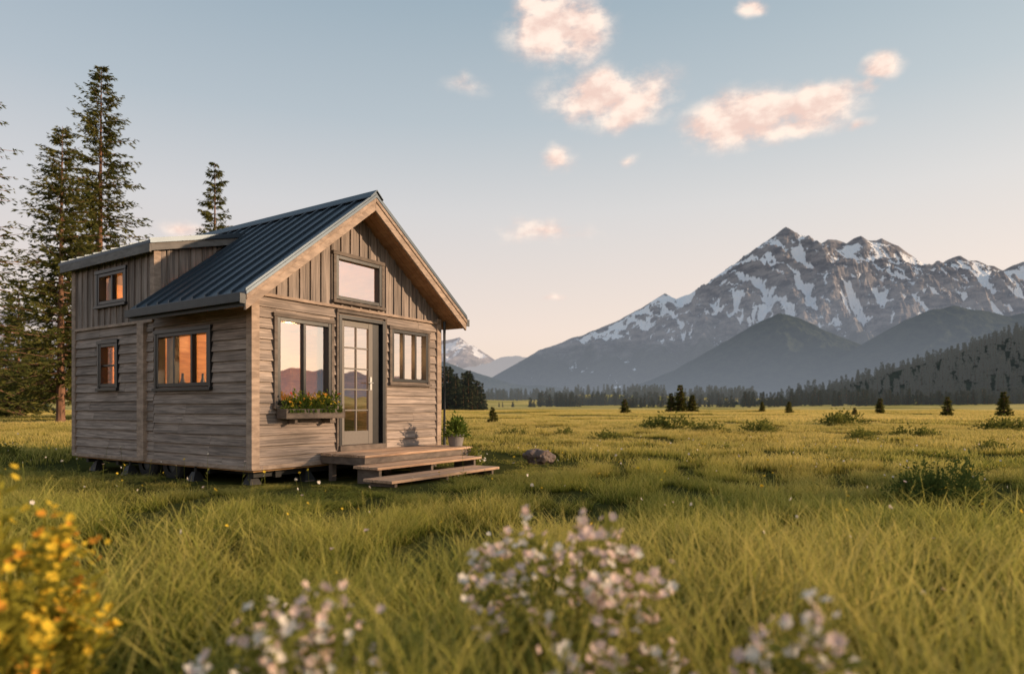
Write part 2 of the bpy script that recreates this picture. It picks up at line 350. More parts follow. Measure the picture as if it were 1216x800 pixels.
fnh=ridgef(nh,2.6,1.2,False)
hfield('wooded_hillside',fnh,150,1150,380,920,10,m_hn,amp=6,nscale=.02,seed=9)
er=[(2300,900,70),(2350,600,120),(2400,250,150),(2400,0,90),(2200,-500,120),(1950,-900,80)]
hfield('forested_hills',ridgef(er,2.2,1.3,True,28),1700,2800,-1300,1300,25,m_hm,amp=20,seed=11)
# ------------------------------------------------------------ conifers
m_bark=wood('pine_bark',(.10,.06,.042),(.30,.155,.095),(6,6,1.2),rough=.9,isl=.1,bump=1.0)
m_need=foliage('conifer_needles',(.036,.054,.020),(.155,.142,.038),.30,(.21,.18,.035))
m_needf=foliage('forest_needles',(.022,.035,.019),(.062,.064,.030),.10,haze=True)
def conifer(name,h,R,start,nlev,nb,nsp,seed,mats,link=True,spl=.42,spw=.13,lowpoly=False,gap=0.12,pw=.72):
    r=random.Random(seed); mb=MB(); tr=h*.0105+.03
    lean=r.uniform(-.01,.01)*h
    tp=[(lean*t*t,0.3*lean*t,h*t) for t in (0,.03,.15,.4,.7,1)]
    mb.tube(tp,[tr*1.5,tr*1.1,tr,tr*.7,tr*.35,tr*.05],10 if not lowpoly else 5,0)
    for i in range(nlev):
        t=(i+r.random()*.7)/nlev; z=h*(start+(1-start)*t)
        prof=(min(1,(t+.12)/.25)**.6*(1-t)**pw+.035)*(1+.22*math.sin(i*1.7+seed)*r.random())
        for k in range(max(4,int(nb*(1-.3*t)))):
            if r.random()<gap: continue
            a=r.uniform(0,2*math.pi); L=R*prof*r.uniform(.5,1.12)
            d=Vector((math.cos(a),math.sin(a),0)); sd=Vector((-d.y,d.x,0))
            up=.35*t+.02+r.uniform(-.08,.08); dr=.42*(1-t)*r.uniform(.7,1.3)+.05
            tt=z/h; b0=Vector((lean*tt*tt,.3*lean*tt,z))
            def P(s): return b0+d*(L*s)+Vector((0,0,L*(up*s-dr*s*s+ .16*s**4)))
            if not lowpoly: mb.tube([P(0),P(.5),P(.95)],[tr*.16*(1-t)+.012,.018,.006],3,0,cap=False)
            n=max(6,int(nsp*(.35+.65*L/R)))
            for q in range(n):
                s=(q+r.random())/n; s=.08+.94*s
                base=P(min(s,1))+Vector((r.gauss(0,.035),r.gauss(0,.035),r.gauss(0,.04)))*L
                sg=1 if q%2 else -1
                ln=spl*r.uniform(.6,1.3)*(1-.35*s)*(.55+.55*L/R)
                ang=r.uniform(.3,1.25) if s<.95 else r.uniform(-.3,.3)
                dd=d*math.cos(ang)+sd*sg*math.sin(ang)+Vector((0,0,r.uniform(-.55,.22)))
                mb.leaf(base,dd,ln*1.15,ln*spw,1,up=(r.gauss(0,1),r.gauss(0,1),r.gauss(0,.7)))
                if not lowpoly:
                    for e_ in range(2):
                        dd2=d*math.cos(ang*.6)+sd*sg*math.sin(ang*(.2+.9*e_))+Vector((0,0,r.uniform(-1.0,.5)))
                        mb.leaf(base+dd*ln*r.uniform(.1,.6),dd2,ln*.85,ln*spw*.85,1,up=(r.gauss(0,1),r.gauss(0,1),r.gauss(0,.6)))
    return mb.obj(name,mats,link=link)
TM=[m_bark,m_need]
def tree(xpx,toppx,d,R,start,nlev,nb,nsp,seed,name='conifer_tree',gap=.12):
    X=(xpx-CX)/F*d; z0=float(g(X,d)); h=CH+(HY-toppx)/F*d-z0
    o=conifer(name,h,R,start,nlev,nb,nsp,seed,TM,spl=d*.0125,spw=.28,gap=gap); o.location=(X,d,z0-.05); o.rotation_euler=(0,0,seed); return o
tree(118,78,50,5.2,.08,58,11,27,3)
tree(72,148,42,4.5,.10,48,11,27,4)
tree(255,192,58,3.7,.03,42,10,20,5)
tree(-40,20,27,3.2,.06,46,8,24,6)
tree(22,330,62,3.4,.03,32,9,18,12)
# trees right of the view, whose long evening shadows cross the meadow
for (X,Y,h,R,sd) in [(30,4.9,12,2.4,31),(38,6.0,12,2.2,33)]:
    o=conifer('conifer_tree',h,R,.05,28,7,12,sd,TM,spl=.6,spw=.3,gap=.15); o.location=(X,Y,float(g(X,Y))-.05)
sm=[conifer('small_conifer_src%d'%i,1.0,.28,.02,20,9,12,40+i,[m_bark,m_need],link=False,spl=.13,spw=.4,lowpoly=False,gap=.02) for i in range(2)]
def smallc(x,base,top,wd=1.0,d=None):
    d=d or CH*F/(base-HY); X=(x-CX)/F*d; z0=float(g(X,d)); h=CH+(HY-top)/F*d-z0
    o=bpy.data.objects.new('small_conifer',random.choice(sm).data); scene.collection.objects.link(o)
    o.location=(X,d,z0-.03); o.scale=(h*wd,h*wd,h); o.rotation_euler=(0,0,random.uniform(0,6))
for a in [(585,505,482,1.1),(742,493,473,1.2),(808,492,456,.9),(822,492,468,1.1),(797,492,466,.9),(937,491,476,1.1),(1015,496,483,1.1),(1045,492,472,1.1),(1125,498,470,.9),(1192,498,464,.9),(905,490,476,1.0)]: smallc(*a)
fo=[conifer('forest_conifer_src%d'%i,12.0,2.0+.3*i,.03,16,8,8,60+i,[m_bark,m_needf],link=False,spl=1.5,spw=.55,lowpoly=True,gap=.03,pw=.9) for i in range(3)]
P=[];Sc=[]
def addf(x,y,z,s): P.append((x,y,z)); Sc.append(s)
for i in range(190):
    d=random.uniform(150,215); px=random.uniform(440,578)
    if px>560 and random.random()<.4: continue
    x=(px-CX)/F*d; top=1.0-.35*max(0,(px-535)/45)
    addf(x,d,float(g(x,d))-.2,random.uniform(.5,1.05)*top)
for i in range(260):
    d=random.uniform(90,330); px=random.uniform(-420,60); x=(px-CX)/F*d
    addf(x,d,float(g(x,d))-.2,random.uniform(.6,1.1))
for (xa,xb,da,db,n,s0) in [(565,690,380,430,190,.65),(640,860,500,620,480,.8),(740,960,330,370,90,.42),(560,900,800,1000,1100,1.1),(880,1216,330,420,330,.6),(940,1300,430,520,700,.8),(-900,500,500,800,900,1.0)]:
    for i in range(n):
        d=random.uniform(da,db); px=random.uniform(xa,xb); x=(px-CX)/F*d
        if mn.noise((x*.012,d*.012,xa*.1))<-.06: continue
        addf(x,d,float(g(x,d))-.3,s0*random.uniform(.45,1.3))
xs=rng.uniform(170,1120,8500); ys=rng.uniform(400,820,8500); hs=fnh(xs,ys); gs=g(xs,ys)
for x,y,h,gz_ in zip(xs,ys,hs,gs):
    if h>gz_+1.0: addf(x,y,h-1.0,random.uniform(.6,1.3))
n=len(P); s_=np.array(Sc); wd=s_*rng.uniform(.85,1.25,n)
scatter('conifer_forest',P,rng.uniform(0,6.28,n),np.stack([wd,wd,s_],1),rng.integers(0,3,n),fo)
# ------------------------------------------------------------ house
ANG=math.atan2(.839,.545)
C0=Vector((-3.591,9.0,0)); house=empty('wooden_tiny_house',C0,ANG)
U=Vector((.545,.839,0)); Vv=Vector((-.839,.545,0))
def HW(s,o,z=0): return C0+U*s-Vv*o+Vector((0,0,z))
m_sid=wood('weathered_siding',(.150,.120,.104),(.42,.335,.285),(1.6,1.6,38),isl=.40)
m_ver=wood('weathered_vertical_boards',(.14,.115,.102),(.34,.275,.238),(32,32,1.4),isl=.40)
m_trim=wood('trim_wood',(.25,.185,.145),(.45,.335,.26),(5,5,14),isl=.12)
m_soff=wood('soffit_wood',(.30,.16,.085),(.46,.27,.15),(14,2,2),isl=.25)
m_deck=wood('deck_wood',(.30,.18,.115),(.60,.40,.27),(2.0,30,30),isl=.35,rough=.65)
m_blk=simple('black_frame',(.018,.018,.020),.35,var=.2)
m_door=simple('door_grey_paint',(.15,.13,.115),.5,var=.08,scale=20)
m_metal=simple('roof_metal',(.050,.068,.090),.40,metal=.5,var=.12,scale=2.5,bump=.05)
m_gut=simple('gutter_metal',(.055,.058,.062),.5,metal=.3)
m_fasc=wood('dormer_fascia',(.14,.13,.125),(.22,.205,.195),(5,5,14),isl=.1)
m_steel=simple('brushed_steel',(.4,.4,.4),.35,metal=.9)
m_chas=simple('chassis_steel',(.02,.02,.02),.6)
m_rub=simple('tyre_rubber',(.018,.017,.016),.85)
m_int=wood('interior_wood',(.34,.19,.09),(.52,.32,.16),(3,3,20),isl=.1)
m_cur=simple('curtain_cloth',(.55,.38,.20),.9,var=.1)
def glassm(name,f):
    m,nt,out=newmat(name)
    tcn=nd(nt,'ShaderNodeTexCoord'); nn=nd(nt,'ShaderNodeTexNoise',{'Vector':tcn.outputs['Object'],'Scale':2.2,'Detail':1.0})
    bp=nd(nt,'ShaderNodeBump',{'Height':nn.outputs[0],'Strength':.12,'Distance':.02})
    lw=nd(nt,'ShaderNodeLayerWeight',{0:.5})
    fac=mth(nt,'ADD',mth(nt,'MULTIPLY',mth(nt,'POWER',lw.outputs['Facing'],4.0),.5),f,clamp=True)
    gl=nd(nt,'ShaderNodeBsdfGlossy',{0:(.95,.97,1,1),'Roughness':.015,'Normal':bp.outputs[0]}); tr=nd(nt,'ShaderNodeBsdfTransparent',{0:(.90,.90,.88,1)})
    x=nd(nt,'ShaderNodeMixShader',{0:fac,1:tr.outputs[0],2:gl.outputs[0]}); nt.links.new(x.outputs[0],out.inputs[0]); return m
m_gf=glassm('window_glass_coated',.60); m_gs=glassm('window_glass',.03)
WX,WY,ZB=4.0,5.17,.25
def mpt(pl,a,off,z):
    if pl=='F': return (a,-off,z)
    if pl=='S': return (-off,a,z)
    if pl=='R': return (WX+off,a,z)
    if pl=='D': return (a,2.5-off,z)
    return (a,WY+off,z)
def pbox(mb,pl,a0,a1,z0,z1,o0,o1,mi=0,ot=None):
    t=o1 if ot is None else ot
    c=[mpt(pl,a0,o0,z0),mpt(pl,a1,o0,z0),mpt(pl,a1,o1,z0),mpt(pl,a0,o1,z0),mpt(pl,a0,o0,z1),mpt(pl,a1,o0,z1),mpt(pl,a1,t,z1),mpt(pl,a0,t,z1)]
    mb.hexa(c,mi)
def subtract(rects,op):
    r2=[]
    for (a,b,c,d) in rects:
        x0,x1,z0,z1=op
        if x1<=a or x0>=b or z1<=c or z0>=d: r2.append((a,b,c,d)); continue
        if x0>a: r2.append((a,x0,c,d))
        if x1<b: r2.append((x1,b,c,d))
        m0,m1=max(a,x0),min(b,x1)
        if z0>c: r2.append((m0,m1,c,z0))
        if z1<d: r2.append((m0,m1,z1,d))
    return r2
def lap(mb,pl,a0,a1,z0,z1,ops,step=.155):
    n=round((z1-z0)/step); st=(z1-z0)/n
    for i in range(n):
        za,zb=z0+i*st,z0+(i+1)*st
        cuts=[a0,a1]
        if random.random()<.75: cuts.insert(1,random.uniform(a0+.5,a1-.5))
        rects=[]
        for q in range(len(cuts)-1): rects.append((cuts[q]+(.0015 if q else 0),cuts[q+1]-.0015,za,zb))
        for op in ops: rects=subtract(rects,op)
        for (a,b,c,d) in rects:
            f0=(c-za)/st; f1=(d-za)/st; jit=random.uniform(-.002,.002)
            pbox(mb,pl,a,b,c,d,-.08,.038-.030*f0+jit,0,.038-.030*f1+jit)
def vert(mb,pl,a0,a1,zf,top,ops,step=.2,brk=(),mi=0,bi=1):
    gx=list(np.arange(a0,a1-.02,step))+[a1]; bp=sorted(set([round(x,4) for x in gx+list(brk)+[o[0] for o in ops]+[o[1] for o in ops] if a0<=x<=a1]))
    def piece(a,b,off0,off1,mi):
        m_=(a+b)/2
        spans=[('f','t')]
        for o in ops:
            if o[0]<=m_<=o[1]: spans=[('f',o[2]),(o[3],'t')]
        for (l,h) in spans:
            la=zf(a) if l=='f' else l; lb=zf(b) if l=='f' else l
            ha=top(a) if h=='t' else h; hb=top(b) if h=='t' else h
            if ha-la<.01 and hb-lb<.01: continue
            ha=max(ha,la+.002); hb=max(hb,lb+.002)
            c=[mpt(pl,a,off0,la),mpt(pl,b,off0,lb),mpt(pl,b,off1,lb),mpt(pl,a,off1,la),mpt(pl,a,off0,ha),mpt(pl,b,off0,hb),mpt(pl,b,off1,hb),mpt(pl,a,off1,ha)]
            mb.hexa(c,mi)
    for i in range(len(bp)-1):
        if bp[i+1]-bp[i]>.004: piece(bp[i],bp[i+1]-.001,-.08,.012,mi)
    for x in gx[1:-1]: piece(x-.022,x+.022,.0,.034,bi)
wF=(.37,1.36,1.14,2.39); wD=(1.51,2.54,.42,2.56); wR=(2.71,3.66,1.54,2.45); wU=(1.46,2.46,2.80,3.49)
wS=(.97,2.38,1.41,2.24); wS2=(3.64,4.21,1.44,2.18); wS3=(3.36,4.27,2.86,3.39)
RS,RZt=1.92,4.48; SL,SR=.803,.70; T=.22
def rt(x): return RZt-(SL*(RS-x) if x<RS else SR*(x-RS))
mb=MB()
lap(mb,'F',.0,WX,ZB,2.66,[wF,wD,wR]); lap(mb,'S',.0,2.5,ZB,2.66,[wS]); lap(mb,'S',2.5,WY,ZB,2.46,[wS2]); lap(mb,'R',0,WY,ZB,2.76,[])
lap(mb,'B',0,WX,ZB,2.66,[])
mb.obj('horizontal_siding',[m_sid],house,recalc=True)
mb=MB()
vert(mb,'F',0,WX,lambda x:2.66,lambda x:rt(x)-T+.03,[wU],brk=[RS])
vert(mb,'B',0,WX,lambda x:2.66,lambda x:rt(x)-T+.03 if x>1.5 else 3.60,[],brk=[RS,1.5])
vert(mb,'S',2.5,WY,lambda y:2.46,lambda y:3.60,[wS3])
vert(mb,'D',.0,1.7,lambda x:rt(x)-.10,lambda x:3.755+.27*x-.15,[])
mb.obj('vertical_siding',[m_ver,m_ver],house,recalc=True)
mb=MB()
pbox(mb,'F',-.03,WX+.03,2.655,2.70,-.02,.052)
pbox(mb,'S',2.5,WY+.03,2.45,2.50,-.02,.050)
for (x0,x1,y0,y1,zt) in [(-.052,.075,-.052,.075,2.70),(WX-.075,WX+.052,-.052,.075,2.76),(-.050,.07,WY-.07,WY+.05,3.58),(WX-.07,WX+.05,WY-.07,WY+.05,2.76)]:
    mb.box(x0,x1,y0,y1,ZB-.01,zt)
mb.box(-.085,0,2.70,2.90,ZB-.01,2.449)
mb.box(-.052,.06,2.44,2.56,2.62,3.58)
pbox(mb,'F',-.04,WX+.04,ZB-.03,ZB+.03,-.02,.046); pbox(mb,'S',-.035,WY+.04,ZB-.032,ZB+.028,-.02,.048)
mb.obj('corner_and_band_trim',[m_trim],house,bevel=.004,recalc=True)
mb=MB(); y0,y1=-.47,WY+.30
def slab(xa,xb,ya,yb,t0,t1,mi,f=rt):
    mb.prism([(xa,f(xa)-t1),(xb,f(xb)-t1),(xb,f(xb)-t0),(xa,f(xa)-t0)],ya,yb,mi)
EL,ER=-.42,4.32
slab(EL,RS,y0,2.44,0,.045,0); slab(1.0,RS,2.44,y1,0,.045,0); slab(RS,ER,y0,y1,0,.045,0)
y=y0+.03
while y<y1:
    for (a,b,ok) in [(EL,RS,y<2.38),(1.56,RS,y>=2.38),(RS,ER,True)]:
        if ok: mb.prism([(a,rt(a)-.005),(b,rt(b)-.005),(b,rt(b)+.038),(a,rt(a)+.038)],y-.014,y+.014,0)
    y+=.30
mb.prism([(RS-.14,rt(RS-.14)+.035),(RS,RZt+.055),(RS+.14,rt(RS+.14)+.035),(RS+.14,rt(RS+.14)+.05),(RS,RZt+.072),(RS-.14,rt(RS-.14)+.05)],y0-.01,y1+.01,0)
dr=lambda x:3.755+.27*x
slab(-.16,1.72,2.34,y1,0,.05,0,dr)
y=2.38
while y<y1:
    mb.prism([(-.16,dr(-.16)-.005),(1.53,dr(1.53)-.005),(1.53,dr(1.53)+.03),(-.16,dr(-.16)+.03)],y-.012,y+.012,0); y+=.30
mb.obj('metal_roof',[m_metal],house,recalc=True)
mb=MB()
for (xa,xb,ya,yb) in [(EL+.015,RS,-.40,2.43),(1.1,RS,2.43,y1-.06),(RS,ER-.015,-.40,y1-.06)]:
    slab(xa,xb,ya,yb,.047,T-.02,0)
for (xa,xb) in [(EL+.02,RS-.001),(RS+.001,ER-.02)]:
    for k in range(4):
        ya=-.40+k*.115; slab(xa,xb,ya+.002,ya+.112,T-.03,T,0)
mb.obj('roof_soffit',[m_soff],house,recalc=True)
mb=MB()
for (xa,xb) in [(EL+.005,RS-.001),(RS+.001,ER-.005)]:
    slab(xa,xb,-.445,-.402,.047,T+.03,0)
    slab(xa,xb,-.462,-.4455,.050,.115,0)
slab(-.13,1.6,2.37,2.41,.052,.17,1,dr); slab(-.125,1.6,2.41,y1-.05,.052,.16,1,dr)
mb.box(-.158,-.127,2.37,y1-.05,dr(-.14)-.19,dr(-.14)-.055,1)
mb.obj('rake_boards',[m_trim,m_fasc],house,bevel=.003,recalc=True)
mb=MB()
for (xa,sg) in [(EL,-1),(ER,1)]:
    z=rt(xa)-.045; ye=2.43 if sg<0 else y1-.03
    x0_,x1_=sorted((xa+sg*-.01,xa+sg*.085)); mb.box(x0_,x1_,-.44,ye,z-.10,z-.085,0)
    xo=xa+sg*.085; a_,b_=sorted((xo,xo-sg*.012)); mb.box(a_,b_,-.44,ye,z-.086,z+.01,0)
    a_,b_=sorted((xa-sg*.008,xa+sg*.004)); mb.box(a_,b_,-.44,ye,z-.15,z-.003,0)
    a_,b_=sorted((xa-sg*.006,xa+sg*.084)); mb.box(a_,b_,-.452,-.441,z-.12,z+.008,0)
mb.tube([(WX+.09,-.09,2.72),(WX+.09,-.09,.35),(WX+.14,-.16,.25)],[.03,.03,.03],10,0)
mb.obj('gutters_and_downpipe',[m_gut],house,recalc=True)
def window(name,pl,op,cols=2,rows=1,glass=None,casing=True,fw=.055):
    a0,a1,z0,z1=op; mb=MB()
    if casing:
        cw=.055
        pbox(mb,pl,a0-cw,a0,z0-.02,z1,-.02,.058,1); pbox(mb,pl,a1,a1+cw,z0-.02,z1,-.02,.058,1)
        pbox(mb,pl,a0-cw-.015,a1+cw+.015,z1,z1+.06,-.02,.066,1); pbox(mb,pl,a0-cw-.02,a1+cw+.02,z0-.065,z0-.018,-.02,.085,1)
    pbox(mb,pl,a0,a0+fw,z0,z1,-.07,.050); pbox(mb,pl,a1-fw,a1,z0,z1,-.07,.050)
    pbox(mb,pl,a0+fw,a1-fw,z1-fw,z1,-.07,.047); pbox(mb,pl,a0+fw,a1-fw,z0,z0+fw,-.07,.047)
    for i in range(1,cols):
        x=a0+(a1-a0)*i/cols; pbox(mb,pl,x-.024,x+.024,z0+fw,z1-fw,-.045,.032)
    for j in range(1,rows):
        z=z0+(z1-z0)*j/rows; pbox(mb,pl,a0+fw,a1-fw,z-.015,z+.015,-.03,.022)
    mb.obj(name+'_frame',[m_blk,casing if not isinstance(casing,bool) else m_trim],house,bevel=.003,recalc=True)
    g_=MB()
    for i in range(cols):
        xa=a0+(a1-a0)*i/cols; xb=a0+(a1-a0)*(i+1)/cols; e=random.uniform(-.003,.003)
        g_.add([mpt(pl,xa+.01,-.012+e,z0+.01),mpt(pl,xb-.01,-.012-e,z0+.01),mpt(pl,xb-.01,-.012-e,z1-.01),mpt(pl,xa+.01,-.012+e,z1-.01)],[(0,1,2,3)])
    g_.obj(name+'_glass',[glass or m_gf],house)
m_case=wood('window_casing',(.10,.080,.068),(.18,.142,.118),(5,5,14),isl=.1)
window('picture_window','F',wF,2,casing=m_case); window('right_window','F',wR,3,casing=m_case); window('gable_window','F',wU,1,casing=m_case)
window('side_window','S',wS,3,glass=m_gs,casing=m_blk); window('rear_side_window','S',wS2,1,2,glass=m_gs,casing=m_blk); window('loft_window','S',wS3,2,glass=m_gs,casing=m_blk)
mb=MB(); a0,a1,z0,z1=wD
pbox(mb,'F',a0-.0,a0+.06,z0,z1,-.08,.062,1); pbox(mb,'F',a1-.07,a1,z0,z1,-.08,.064,1); pbox(mb,'F',a0+.06,a1-.07,z1-.06,z1,-.08,.060,1)
pbox(mb,'F',a0-.04,a0,z0,z1+.03,-.02,.055,2); pbox(mb,'F',a1,a1+.04,z0,z1+.03,-.02,.055,2); pbox(mb,'F',a0-.04,a1+.04,z1+.03,z1+.08,-.02,.066,2)
pbox(mb,'F',a1-.24,a1-.07,z0,z1-.06,-.08,-.005,1)
l0,l1=a0+.065,a1-.245; zb_,zt_=.49,z1-.065
pbox(mb,'F',l0,l0+.095,zb_,zt_,-.05,.0,0); pbox(mb,'F',l1-.095,l1,zb_,zt_,-.05,.0,0)
pbox(mb,'F',l0+.095,l1-.095,zt_-.10,zt_,-.05,-.002,0); pbox(mb,'F',l0+.095,l1-.095,zb_,zb_+.22,-.05,-.002,0)
gx0,gx1,gz0,gz1=l0+.095,l1-.095,zb_+.22,zt_-.10
pbox(mb,'F',(gx0+gx1)/2-.014,(gx0+gx1)/2+.014,gz0,gz1,-.04,-.008,0)
for j in range(1,5): z=gz0+(gz1-gz0)*j/5; pbox(mb,'F',gx0,gx1,z-.012,z+.012,-.038,-.010,0)
pbox(mb,'F',a0,a1,z0-.03,.485,-.05,.09,2)
pbox(mb,'F',l1-.07,l1-.03,1.38,1.60,-.01,.012,3); mb.tube([mpt('F',l1-.05,.01,1.5),mpt('F',l1-.05,.06,1.5),mpt('F',l1-.16,.06,1.5)],[.011]*3,8,3)
mb.obj('front_door',[m_door,m_blk,m_case,m_steel],house,bevel=.003,recalc=True)
g_=MB(); g_.add([mpt('F',gx0,-.025,gz0),mpt('F',gx1,-.025,gz0),mpt('F',gx1,-.025,gz1),mpt('F',gx0,-.025,gz1)],[(0,1,2,3)]); g_.obj('door_glass',[m_gf],house)
mb=MB(); mb.box(.02,WX-.02,.02,WY-.02,.19,.27,0); mb.box(.09,WX-.09,2.95,3.0,.27,2.6,0)
mb.box(.9,3.4,1.9,2.4,.27,1.15,0); mb.box(2.6,3.85,2.5,2.85,.27,2.1,0)
mb.box(.1,.5,1.1,2.3,1.30,1.335,0); mb.box(.55,2.2,5.0,5.06,.27,3.4,0)
mb.box(.1,2.0,3.3,5.0,2.55,2.62,0)
mb.obj('interior_fittings',[m_int],house,recalc=True)
mb=MB()
for (x,y,r,h) in [(.25,1.25,.05,.22),(.22,1.55,.035,.28),(.3,1.75,.07,.15),(.22,2.1,.04,.3)]:
    mb.lathe([(.001,0),(r,0),(r*1.1,h*.5),(r*.5,h*.75),(r*.45,h),(.001,h)],14,0,(x,y,1.335))
mb.obj('shelf_vases',[m_blk],house,smooth=True)
mb=MB()
def curtain(pl,a0,a1,z0,z1):
    n=24; vs=[];
    for i in range(n+1):
        a=a0+(a1-a0)*i/n; o=-.16+.018*math.sin(i*1.9)
        vs+= [mpt(pl,a,o,z0),mpt(pl,a,o,z1)]
    mb.add(vs,[(2*i,2*i+2,2*i+3,2*i+1) for i in range(n)])
curtain('S',.95,1.2,1.35,2.28); curtain('S',2.2,2.42,1.35,2.28); curtain('S',3.36,3.6,2.8,3.42); curtain('S',4.05,4.27,2.8,3.42); curtain('S',3.64,3.8,1.4,2.2)
curtain('F',.36,.5,1.1,2.42); curtain('F',1.25,1.38,1.1,2.42)
mb.obj('curtains',[m_cur],house,smooth=True)
for nm,loc,e in [('pendant_lamp_light',(1.7,1.4,2.2),150),('rear_lamp_light',(1.6,4.0,1.9),140),('loft_lamp_light',(1.4,4.0,3.15),100)]:
    l=bpy.data.lights.new(nm,'POINT'); l.energy=e; l.color=(1,.50,.18); l.shadow_soft_size=.09; o=bpy.data.objects.new(nm,l); o.location=loc; o.parent=house; scene.collection.objects.link(o)
mb=MB()
for x in (.45,WX-.55): mb.box(x,x+.1,.1,WY+.1,.08,.19,0)
for y in (.15,1.2,3.9,WY-.2): mb.box(.12,WX-.12,y,y+.08,.10,.188,0)
for (x,y) in [(.2,.3),(WX-.3,.3),(.2,WY-.4),(WX-.3,WY-.4),(.02,3.3),(.02,1.4),(1.0,.1)]:
    mb.hexa([(x-.13,y-.13,-.08),(x+.13,y-.13,-.08),(x+.13,y+.13,-.08),(x-.13,y+.13,-.08),(x-.04,y-.04,.13),(x+.04,y-.04,.13),(x+.04,y+.04,.13),(x-.04,y+.04,.13)],0)
    mb.tube([(x,y,.12),(x,y,.2)],[.025,.025],8,0)
for x in (.06,WX-.38):
    for y in (2.15,2.9):
        n=28; o=len(mb.v); prof=[(.12,0),(.2,.0),(.25,.01),(.285,.05),(.285,.17),(.25,.21),(.12,.22)]
        for r_,w_ in prof:
            for j in range(n):
                t=2*math.pi*j/n; mb.v.append((x+w_,y+r_*math.cos(t),.19+r_*math.sin(t)*.98))
        for i in range(len(prof)-1):
            for j in range(n): mb.f.append((o+i*n+j,o+i*n+(j+1)%n,o+(i+1)*n+(j+1)%n,o+(i+1)*n+j)); mb.m.append(1)
        mb.tube([(x+.03,y,.19),(x+.19,y,.19)],[.125,.125],18,2)
mb.obj('trailer_chassis_and_wheels',[m_chas,m_rub,m_gut],house,recalc=True)
mb=MB(); mb.box(.36,1.42,-.27,-.045,.93,.945,0)
mb.box(.36,1.42,-.272,-.25,.945,1.07,0); mb.box(.36,1.42,-.085,-.062,.945,1.07,0); mb.box(.345,.362,-.275,-.06,.932,1.073,0); mb.box(1.418,1.437,-.275,-.06,.932,1.073,0)
mb.box(.385,1.40,-.248,-.088,.95,1.045,1)
mb.box(.55,.6,-.2,-.04,.86,.93,0); mb.box(1.2,1.25,-.2,-.04,.86,.93,0)
m_soil=simple('soil',(.05,.035,.025),.9); mb.obj('window_box',[m_case,m_soil],house,bevel=.003,recalc=True)
m_leaf=foliage('garden_leaves',(.04,.08,.018),(.13,.18,.035),.35,(.24,.27,.04))
m_wl=foliage('wildflower_leaves',(.08,.10,.025),(.26,.26,.06),.40,(.36,.33,.07))
m_gl=foliage('goldenrod_leaves',(.13,.14,.025),(.42,.36,.05),.40,(.55,.46,.06))
def petmat(name,c): return foliage(name,[x*.8 for x in c],c,.35,c)
m_py=petmat('yellow_petals',(.92,.64,.07)); m_po=petmat('orange_petals',(.88,.42,.06)); m_pr=petmat('red_petals',(.55,.05,.04)); m_pw=petmat('white_petals',(.90,.82,.72)); m_pp=petmat('pink_petals',(.86,.66,.58))
def blossom(mb,c,r,mi,n=7):
    c=Vector(c); ax=Vector((random.gauss(0,.5),random.gauss(0,.5)-.3,random.uniform(.3,1))).normalized(); q=ax.to_track_quat('Z','Y')
    for k in range(n):
        t=2*math.pi*k/n+random.random()*.3; d=q@Vector((math.cos(t),math.sin(t),random.uniform(.1,.6))); mb.leaf(c,d,r,r*.75,mi,up=ax)
def bushy(mb,c,rx,ry,rz,n,l,mi=0,cut=0):
    for i in range(n):
        t=random.uniform(0,2*math.pi); ph=random.uniform(-.3,1.0); rr_=random.uniform(.35,1)**.6*(1+.25*math.sin(3*t+c[0]*5)+random.uniform(-.15,.15))
        z=math.sin(ph*math.pi/2); k=math.sqrt(max(0,1-z*z))
        p=Vector((c[0]+rx*rr_*k*math.cos(t),c[1]+ry*rr_*k*math.sin(t),c[2]+rz*rr_*max(z,cut)))
        d=Vector((math.cos(t)*k+random.gauss(0,.5),math.sin(t)*k+random.gauss(0,.5),z+random.gauss(.2,.5)))
        mb.leaf(p,d,l*random.uniform(.6,1.3),l*.5*random.uniform(.7,1.2),mi)
mb=MB()
for i in range(9): bushy(mb,(.46+i*.11,-.17,1.07),.09,.10,random.uniform(.12,.27),150,.05)
for i in range(60):
    x=random.uniform(.42,1.38); blossom(mb,(x,-.17+random.uniform(-.12,.06),1.10+random.uniform(.0,.2)),random.uniform(.018,.034),random.choice([1,1,1,1,2,3]))
for i in range(60): mb.leaf((random.uniform(.4,1.4),-.27,1.07),(random.uniform(-.4,.4),-.5,-1),.07,.03)
mb.obj('window_box_flowers',[m_leaf,m_py,m_po,m_pr],house)
# ------------------------------------------------------------ deck & steps
deck=empty('wooden_porch_steps',C0,ANG)
mb=MB()
def planks(s0,s1,o0,o1,zt,n):
    w_=(o1-o0)/n
    for i in range(n): mb.box(s0+random.uniform(-.012,.012),s1+random.uniform(-.012,.012),-(o0+(i+1)*w_)+.005,-(o0+i*w_)-.005,zt-.04,zt+random.uniform(-.002,.002))
planks(1.12,3.74,.06,1.02,.40,7); planks(.90,3.36,1.00,1.50,.265,3); planks(.62,3.10,1.50,2.04,.14,3)
mb.obj('treads',[m_deck],deck,bevel=.005,recalc=True)
mb=MB()
mb.box(1.14,3.72,-1.0,-.965,.27,.358); mb.box(1.135,1.17,-.962,-.07,.25,.358); mb.box(3.69,3.725,-.962,-.07,.22,.358)
for s in (1.2,2.4,3.58):
    mb.box(s,s+.08,-.95,-.87,-.1,.357); mb.box(s,s+.08,-.25,-.17,-.1,.357)
for s in (.98,2.1,3.2): mb.box(s,s+.05,-1.44,-1.02,-.1,.224)
for s in (.72,1.8,2.95): mb.box(s,s+.05,-1.98,-1.53,-.1,.099)
mb.obj('frame',[m_case],deck,recalc=True)
